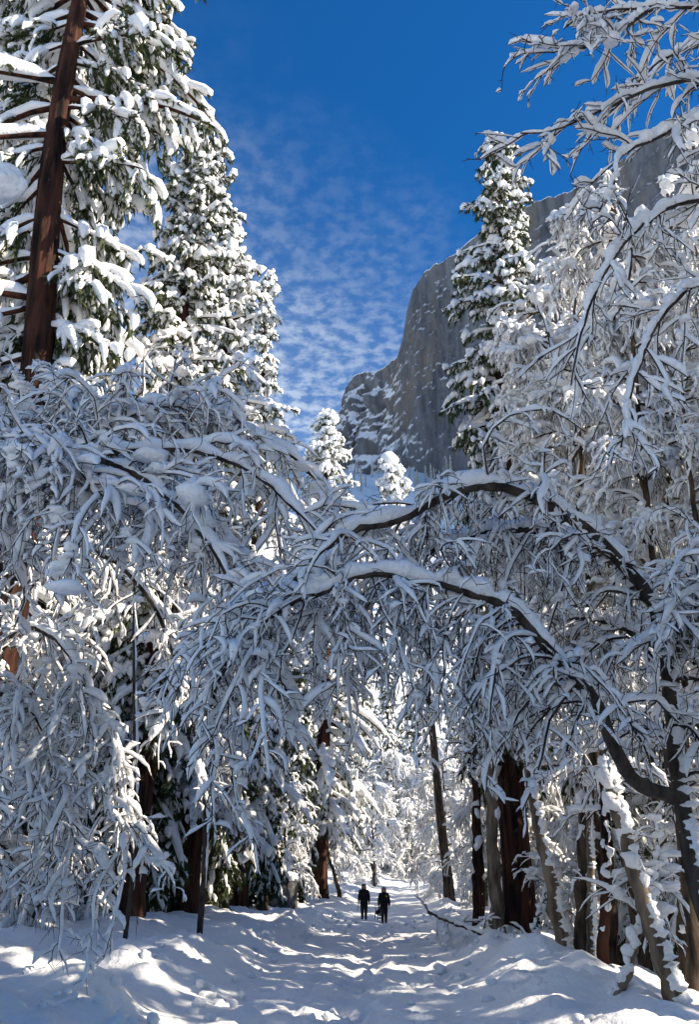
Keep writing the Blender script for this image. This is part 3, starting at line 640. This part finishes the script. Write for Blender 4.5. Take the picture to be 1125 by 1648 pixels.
# trunks standing in the shade under the boughs
LU = [lv(10, (.7, 2.0), (35, 80), 1.0, 6, .12, .040, rr=.3, rmin=.008, u=(.52, 1), ns=8), lv(6, (.3, .8), (20, 60), .9, 5, .15, .032, rr=.6, rmin=.005, ns=5), lv(2, (.15, .35), (25, 60), .4, 3, .15, .02, rr=.7, rmin=.005, ns=4)]
PR = (.78, -.58, .2)
for seed, pts, r0, lab, bk, pl in [
    (301, [(917, 1585, 20), (893, 1450, 20), (868, 1330, 20), (850, 1240, 20), (842, 1150, 20), (835, 1000, 20)], .16, 'leaning brown trunk with snow down one side behind the snowbank', TANBARK, PR),
    (302, [(1100, 1670, 13.6), (1062, 1530, 13.6), (1030, 1430, 13.6), (1005, 1340, 13.7), (985, 1265, 13.8), (972, 1150, 14), (975, 1000, 14)], .15, 'slanting trunk crusted with thick rough snow along its length', TANBARK, PR),
    (303, [(975, 1690, 13.9), (1000, 1590, 13.9), (1030, 1500, 13.9), (1050, 1440, 14), (1062, 1360, 14.2)], .085, 'thin bare stem crossing behind the snow crusted trunk', TANBARK, None),
    (304, [(937, 1600, 23), (940, 1450, 23), (942, 1300, 23), (944, 1100, 23), (945, 900, 23)], .22, 'thick straight dark trunk between two leaning ones', BARK, None),
    (305, [(976, 1640, 17), (975, 1450, 17), (972, 1300, 17), (970, 1100, 17)], .115, 'slim straight dark red trunk beside the snow crusted one', REDBARK, None),
    (306, [(806, 1535, 27), (796, 1400, 27), (790, 1260, 27), (786, 1100, 27), (784, 900, 27)], .22, 'straight brown trunk rising beside the fallen branch', TANBARK, None),
    (307, [(772, 1500, 31), (768, 1380, 31), (766, 1250, 31), (765, 1050, 31)], .22, 'dark thick trunk just behind the brown one', REDBARK, None),
    (308, [(955, 1600, 18.5), (952, 1500, 18.5), (950, 1380, 18.5), (945, 1250, 18.5), (925, 1120, 18.5)], .10, 'grey trunk plastered white at its foot beside the red one', TANBARK, PR),
    (309, [(850, 1560, 24), (862, 1500, 24), (880, 1440, 24), (893, 1380, 24)], .10, 'short slanting stem behind the leaning brown trunk', TWIG, PR),
    (310, [(1062, 1600, 19), (1068, 1450, 19), (1070, 1300, 19), (1066, 1150, 19)], .09, 'slender dark stem behind the slanting crusted trunk', TWIG, None),
    (311, [(1105, 1600, 17.5), (1100, 1480, 17.5), (1098, 1350, 17.5), (1104, 1200, 17.5)], .15, 'dark trunk deep in the wood past the crusted one', BARK, None),
    (312, [(244, 1502, 40), (262, 1440, 40), (284, 1370, 40), (300, 1290, 40), (306, 1180, 40)], .26, 'leaning brown trunk beside the red cedar trunk', BARK, None),
    (313, [(392, 1472, 48), (398, 1390, 48), (412, 1290, 48), (420, 1150, 48)], .17, 'slender brown trunk by the boulder', BARK, None),
    (314, [(172, 1506, 35), (176, 1440, 35), (186, 1380, 35), (192, 1200, 35)], .22, 'dark stump-like trunk flecked with snow in the hanging twigs', TWIG, None),
    (315, [(22, 1542, 21), (45, 1490, 21), (68, 1450, 21), (92, 1415, 21), (130, 1390, 21)], .06, 'thin dark sapling leaning over the snowbank', TWIG, None),
    (316, [(492, 1442, 68), (493, 1380, 68), (496, 1300, 68), (497, 1180, 68)], .17, 'straight dark trunk far along the path edge', TWIG, None),
    (317, [(548, 1440, 66), (538, 1405, 66), (528, 1370, 66), (522, 1280, 66)], .16, 'leaning dark trunk just behind the hikers', TWIG, None)]:
    sapling(seed, pts, r0, lab, LU, 14, bk, 'tree', None, pl)

# white twiggy thicket trees further along
def make_thicket(seed, H):
    r = np.random.default_rng(seed); limbs = [(np.array([[0, 0, -.2], [.1, 0, H*.3], [-.1, .1, H*.6], [.1, 0, H]]), .13, .03)]
    for i in range(13):
        s = .12 + .85*i/13; a = i*2.4; d = nrm(np.array([math.cos(a), math.sin(a), .8])); q = [np.array([0, 0, H*s])]; ln = H*.30*(1.2-.7*s)
        for k in range(6): d = nrm(d + [0, 0, -.32] + r.normal(0, .08, 3)); q.append(q[-1]+d*ln/6)
        limbs.append((np.array(q), .05, .012))
    LQ = [lv(10, (.7, 1.9), (25, 65), 1.3, 6, .12, .070, rr=.4, rmin=.009, u=(.2, 1), ns=8), lv(6, (.3, .9), (20, 60), .9, 5, .15, .055, rr=.6, rmin=.008, ns=5), lv(2, (.2, .45), (25, 60), .5, 3, .15, .035, rr=.7, rmin=.006, ns=3)]
    return put_bare(bare_tree(seed, limbs, LQ, clumps=50, csize=(.1, .28), clevel=1), 'thicket_tree', 'x', (0, 0, 0))
tA = make_thicket(401, 8)
tsp = [(-9.5, 27), (-8.5, 22), (-3.8, 56), (-5.5, 62), (-2.2, 68), (-1.2, 78), (-4, 84), (0.5, 90), (2.5, 100), (-2, 104), (7, 104), (9, 96), (8.2, 84), (7.6, 74), (6.6, 63), (8, 56), (7.4, 45), (9.4, 38), (6.6, 34),
       (7.8, 28), (10.5, 31), (9.6, 23), (12, 27), (11, 19), (13, 22), (8.6, 18), (4, 112), (12, 106), (1, 118), (6.5, 116), (9.5, 118), (-3, 114), (14, 119), (3, 124), (11.5, 125), (7.5, 128), (17, 124), (0, 128), (5.2, 108), (-5, 108), (2.2, 84), (10.6, 110), (-8.5, 44), (-6.6, 50), (-11, 20), (10, 52)]
for i, (x, y) in enumerate(tsp):
    loc = (x, y, float(gz(x, y))-.05); s = r2.uniform(.75, 1.25)*(1.7 if y > 105 else 1); src2 = tA
    size = 'low' if s < .95 else 'high'; side_ = 'cedar' if x < path_x(y) else 'fallen branch'
    lab = f'{size} snowy leafless thicket tree {where(y)} on the {side_} side'; grp = f'{size} thicket trees {where(y)} on the {side_} side'
    if i < 1:
        src2.location = loc; src2.scale = (s,)*3; tag(src2, lab, None, grp)
    else: copy_thing(src2, loc, r2.uniform(0, 6.28), s, lab, grp)

# ------------------------------------------------------------------ fallen branch, boulder
rng = np.random.default_rng(77)
P = px_line([(690, 1468, 30), (740, 1490, 27), (790, 1515, 25), (830, 1550, 22), (875, 1595, 20)])
for i in range(len(P)): P[i, 2] = max(P[i, 2], float(gz(P[i, 0], P[i, 1])) + .05)
a3 = bare_tree(501, [(P, .05, .035)], [lv(16, (.4, 1.4), (25, 75), .1, 6, .12, .045, rr=.5, rmin=.008, u=(0, 1), ns=8), lv(5, (.2, .5), (20, 60), .2, 4, .14, .03, rr=.6, rmin=.005, ns=5)])
b = P[2].copy()
for a in a3: a.v = [v-b for v in a.v]
fb = thing('fallen_branch', 'fallen snow covered branch lying on the snowbank by the brown trunk', 'branch', b)
link('stem', a3[0].mesh('stem', BARK), fb)
link('twig_spray', a3[1].mesh('twig_spray', TWIG), fb)['kind'] = 'stuff'
link('snow_load', a3[2].mesh('snow_load', SNOW), fb)['kind'] = 'stuff'
c = at(455, 1432, 52)
bx, by = c[0], 52.0; bz = float(gz(bx, by))
V, T = ico(4)
d = 1 + .22*fbm(V[:, 0]*1.3+5, V[:, 1]*1.3, V[:, 2]*1.3, o=4)
B = V*d[:, None]*[1.0, .9, 1.35]; B = np.where(np.abs(B) > [.75, .7, 1.0], np.sign(B)*([.75, .7, 1.0]+(np.abs(B)-[.75, .7, 1.0])*.35), B)
bo = thing('boulder', 'dark granite boulder capped with snow beside the path', 'boulder', (bx, by, bz+.5))
a = Acc(); a.add(B, T=T); link('rock', a.mesh('rock', ROCKB), bo)
a = Acc(); blobs(a, np.array([[0, .05, 1.02], [.3, .1, .9], [-.35, 0, .92]]), np.array([[.85, .8, .34], [.5, .6, .3], [.5, .6, .28]]), 3, .2); link('snow_cap', a.mesh('snow_cap', SNOW), bo)

# ------------------------------------------------------------------ hikers and dog
def skin_mesh(name, verts, edges, mat, root=0, sub=2, mats=None, pick=None, fat=1.0):
    me = bpy.data.meshes.new(name); me.from_pydata([v[:3] for v in verts], edges, [])
    o = bpy.data.objects.new(name, me); COL.objects.link(o)
    m = o.modifiers.new('skin', 'SKIN'); m.use_smooth_shade = True
    for i, v in enumerate(verts):
        r = v[3] if isinstance(v[3], tuple) else (v[3], v[3]); r = (r[0]*fat, r[1]*fat); me.skin_vertices[0].data[i].radius = r
        me.skin_vertices[0].data[i].use_root = (i == root)
    s = o.modifiers.new('sub', 'SUBSURF'); s.levels = s.render_levels = sub
    dg = bpy.context.evaluated_depsgraph_get(); dg.update()
    res = bpy.data.meshes.new_from_object(o.evaluated_get(dg)); res.name = name
    bpy.data.objects.remove(o)
    res.materials.clear()
    for k in (mats or [mat]): res.materials.append(k)
    if pick:
        for p in res.polygons: p.material_index = pick(p.center)
    for p in res.polygons: p.use_smooth = True
    return res
def hiker(label, loc, rz, hair, long_hair, step, arms):
    t = thing('person', label, 'person', loc, 'hikers walking up the path'); t.rotation_euler = (0, 0, rz)
    v = [(0, 0, .95, (.165, .125)), (0, .01, 1.12, (.15, .115)), (0, 0, 1.30, (.18, .125)), (0, 0, 1.43, (.145, .10)), (0, -.01, 1.50, .048), (0, -.02, 1.56, .052), (0, -.03, 1.64, (.068, .080)), (0, -.03, 1.72, (.058, .070))]
    e = [(i, i+1) for i in range(7)]
    def chain(start, pts):
        k = start
        for p in pts: v.append(p); e.append((k, len(v)-1)); k = len(v)-1
        return k
    for sgn in (-1, 1):
        f = step*sgn
        chain(0, [(.095*sgn, 0, .86, .10), (.10*sgn, -.16*f-.02, .50, .068), (.10*sgn, -.22*f+.03, .13, .05), (.10*sgn, -.22*f+.02, .05, .048), (.11*sgn, -.22*f-.12, .035, .038)])
        a = arms[0 if sgn < 0 else 1]
        w = chain(3, [(.20*sgn, 0, 1.41, .075), (.27*sgn, .02-.05*a, 1.14, .056), (.29*sgn, -.10*a-.03, .91, .042), (.292*sgn, -.115*a-.04, .85, (.026, .042))])
        wx, wy, wz, _ = v[w]
        for k, (dx, dy, L) in enumerate([(0, -.03, .075), (.004, -.012, .085), (.004, .008, .08), (0, .026, .065)]):
            m1 = len(v); v.append((wx+dx*sgn, wy+dy, wz-.05, .010)); e.append((w, m1)); v.append((wx+dx*sgn-.012*sgn, wy+dy-.006, wz-.05-L*.6, .009)); e.append((m1, m1+1))
            v.append((wx-.028*sgn, wy+dy-.008, wz-.05-L, .008)); e.append((m1+1, m1+2))
        m1 = len(v); v.append((wx-.015*sgn, wy-.045, wz-.015, .011)); e.append((w, m1)); v.append((wx-.025*sgn, wy-.06, wz-.055, .009)); e.append((m1, m1+1))
    def pick(c):
        if c.z > 1.545: return 2
        if abs(c.x) > .24 and c.z < .885: return 2
        if c.z < .14: return 0
        return 0 if c.z > .84 else 1
    body = link('body', skin_mesh('body', v, e, None, 0, 2, [CLOTH, TROUSER, SKIN], pick, 1.48), t)
    # hood-length hair round the back and sides of the head
    hv = [(0, -.01, 1.80, (.10, .11)), (0, .045, 1.72, (.13, .10)), (0, .06, 1.60, (.10, .055)), (0, .065, 1.50 if long_hair else 1.56, (.095, .045)), (0, .06, 1.40 if long_hair else 1.53, (.07, .03)),
          (-.095, .0, 1.66, .048), (-.105, -.01, 1.56, .045), (-.085, -.03, 1.44 if long_hair else 1.52, .022), (.095, .0, 1.66, .048), (.105, -.01, 1.56, .045), (.085, -.03, 1.44 if long_hair else 1.52, .022)]
    link('hair', skin_mesh('hair', hv, [(0, 1), (1, 2), (2, 3), (3, 4), (1, 5), (5, 6), (6, 7), (1, 8), (8, 9), (9, 10)], hair), t)
    # face: nose, brows/eyes, mouth, ears
    a = Acc(); blobs(a, np.array([[0, -.145, 1.635]]), np.array([[.014, .022, .024]]), 2, .05); link('nose', a.mesh('nose', SKIN), t)
    for sx in (-1, 1):
        a = Acc(); blobs(a, np.array([[.033*sx, -.135, 1.665]]), np.array([[.014, .010, .008]]), 2, 0); link('eye', a.mesh('eye', HAIRD), t)
    a = Acc(); blobs(a, np.array([[0, -.13, 1.585]]), np.array([[.024, .010, .007]]), 2, 0); link('mouth', a.mesh('mouth', material('lips', (.3, .1, .09), .6)), t)
    # jacket hem and collar
    a = Acc()
    ring = lambda z, rx, ry: np.array([[rx*math.cos(q), ry*math.sin(q), z] for q in np.linspace(0, 2*math.pi, 25)])
    tube(a, ring(.83, .17, .13)[None], np.full((1, 25), .03), 8); link('jacket_hem', a.mesh('jacket_hem', CLOTH), t)
    a = Acc(); tube(a, ring(1.48, .078, .072)[None], np.full((1, 25), .026), 8); link('collar', a.mesh('collar', CLOTH), t)
    for sgn in (-1, 1):
        f = step*sgn; a = Acc()
        blobs(a, np.array([[.105*sgn, -.22*f-.05, .055]]), np.array([[.055, .135, .06]]), 3, .08); link('boot', a.mesh('boot', HAIRD), t)
    return t
PY = 53.0
def foot(px, Y): x = at(px, 1480, Y)[0]; return (x, Y, float(gz(x, Y))+.01)
h1 = hiker('person in long dark jacket carrying a folded pole in one hand', foot(586, 52.5), -.03, HAIRD, True, .9, (.35, .5))
h2 = hiker('fair haired person in dark jacket with a yellow shoulder patch', foot(618.5, 51.5), .04, HAIRL, True, -.5, (.2, -.15))
a = Acc(); blobs(a, np.array([[.12, -.185, 1.34]]), np.array([[.04, .03, .048]]), 2, 0); link('shoulder_patch', a.mesh('shoulder_patch', GOLD), h2)
pl = Acc(); q = h1.location
tube(pl, smooth([(q.x-.30, q.y-.10, q.z+.92), (q.x-.33, q.y-.16, q.z+.70), (q.x-.36, q.y-.20, q.z+.42)], 8)[None], np.full((1, 8), .018), 8)
tube(pl, smooth([(q.x-.30, q.y-.10, q.z+.95), (q.x-.305, q.y-.115, q.z+.80)], 4)[None], np.full((1, 4), .028), 8)
pb = np.array([q.x-.33, q.y-.16, q.z+.42]); pl.v = [v-pb for v in pl.v]
tag(link('walking_pole', pl.mesh('walking_pole', METAL), None), 'folded walking pole held by the person in the long jacket', 'pole').location = pb
dx = at(609, 1472, 53.2)[0]; dz = float(gz(dx, 53.2))
dog = thing('dog', 'small dark and pale dog trotting between the two hikers', 'dog', (dx, 53.2, dz)); dog.rotation_euler = (0, 0, .25); dog.scale = (1.15,)*3
dv = [(0, .0, .36, (.085, .10)), (0, .18, .37, (.075, .085)), (0, .34, .37, (.07, .08)), (0, -.10, .41, (.07, .08)), (0, -.17, .50, .055), (0, -.22, .57, (.058, .055)), (0, -.29, .56, .036), (0, -.345, .545, .024)]
de = [(0, 1), (1, 2), (0, 3), (3, 4), (4, 5), (5, 6), (6, 7)]
def dchain(k, pts):
    for p in pts: dv.append(p); de.append((k, len(dv)-1)); k = len(dv)-1
for sx, st in ((-1, .06), (1, -.05)):
    dchain(3, [(.055*sx, -.08, .30, .036), (.058*sx, -.08-st, .17, .024), (.058*sx, -.09-st, .04, .019), (.058*sx, -.12-st, .02, .02)])
    dchain(2, [(.055*sx, .33, .28, .045), (.058*sx, .29+st, .20, .028), (.058*sx, .37+st, .12, .02), (.058*sx, .36+st, .03, .018), (.058*sx, .33+st, .02, .02)])
    dchain(5, [(.045*sx, -.20, .63, .018), (.058*sx, -.195, .68, .007)])
dchain(2, [(0, .42, .43, .024), (0, .50, .52, .018), (0, .51, .60, .01)])
link('body', skin_mesh('body', dv, de, DOGM), dog)
a = Acc(); blobs(a, np.array([[0, -.37, .55]]), np.array([[.014, .012, .012]]), 2, 0); link('nose', a.mesh('nose', HAIRD), dog)

tot = sum(sum(v) for v in TRI.values()); print('TRIS', tot, TRI, 'ground', ga.tris())
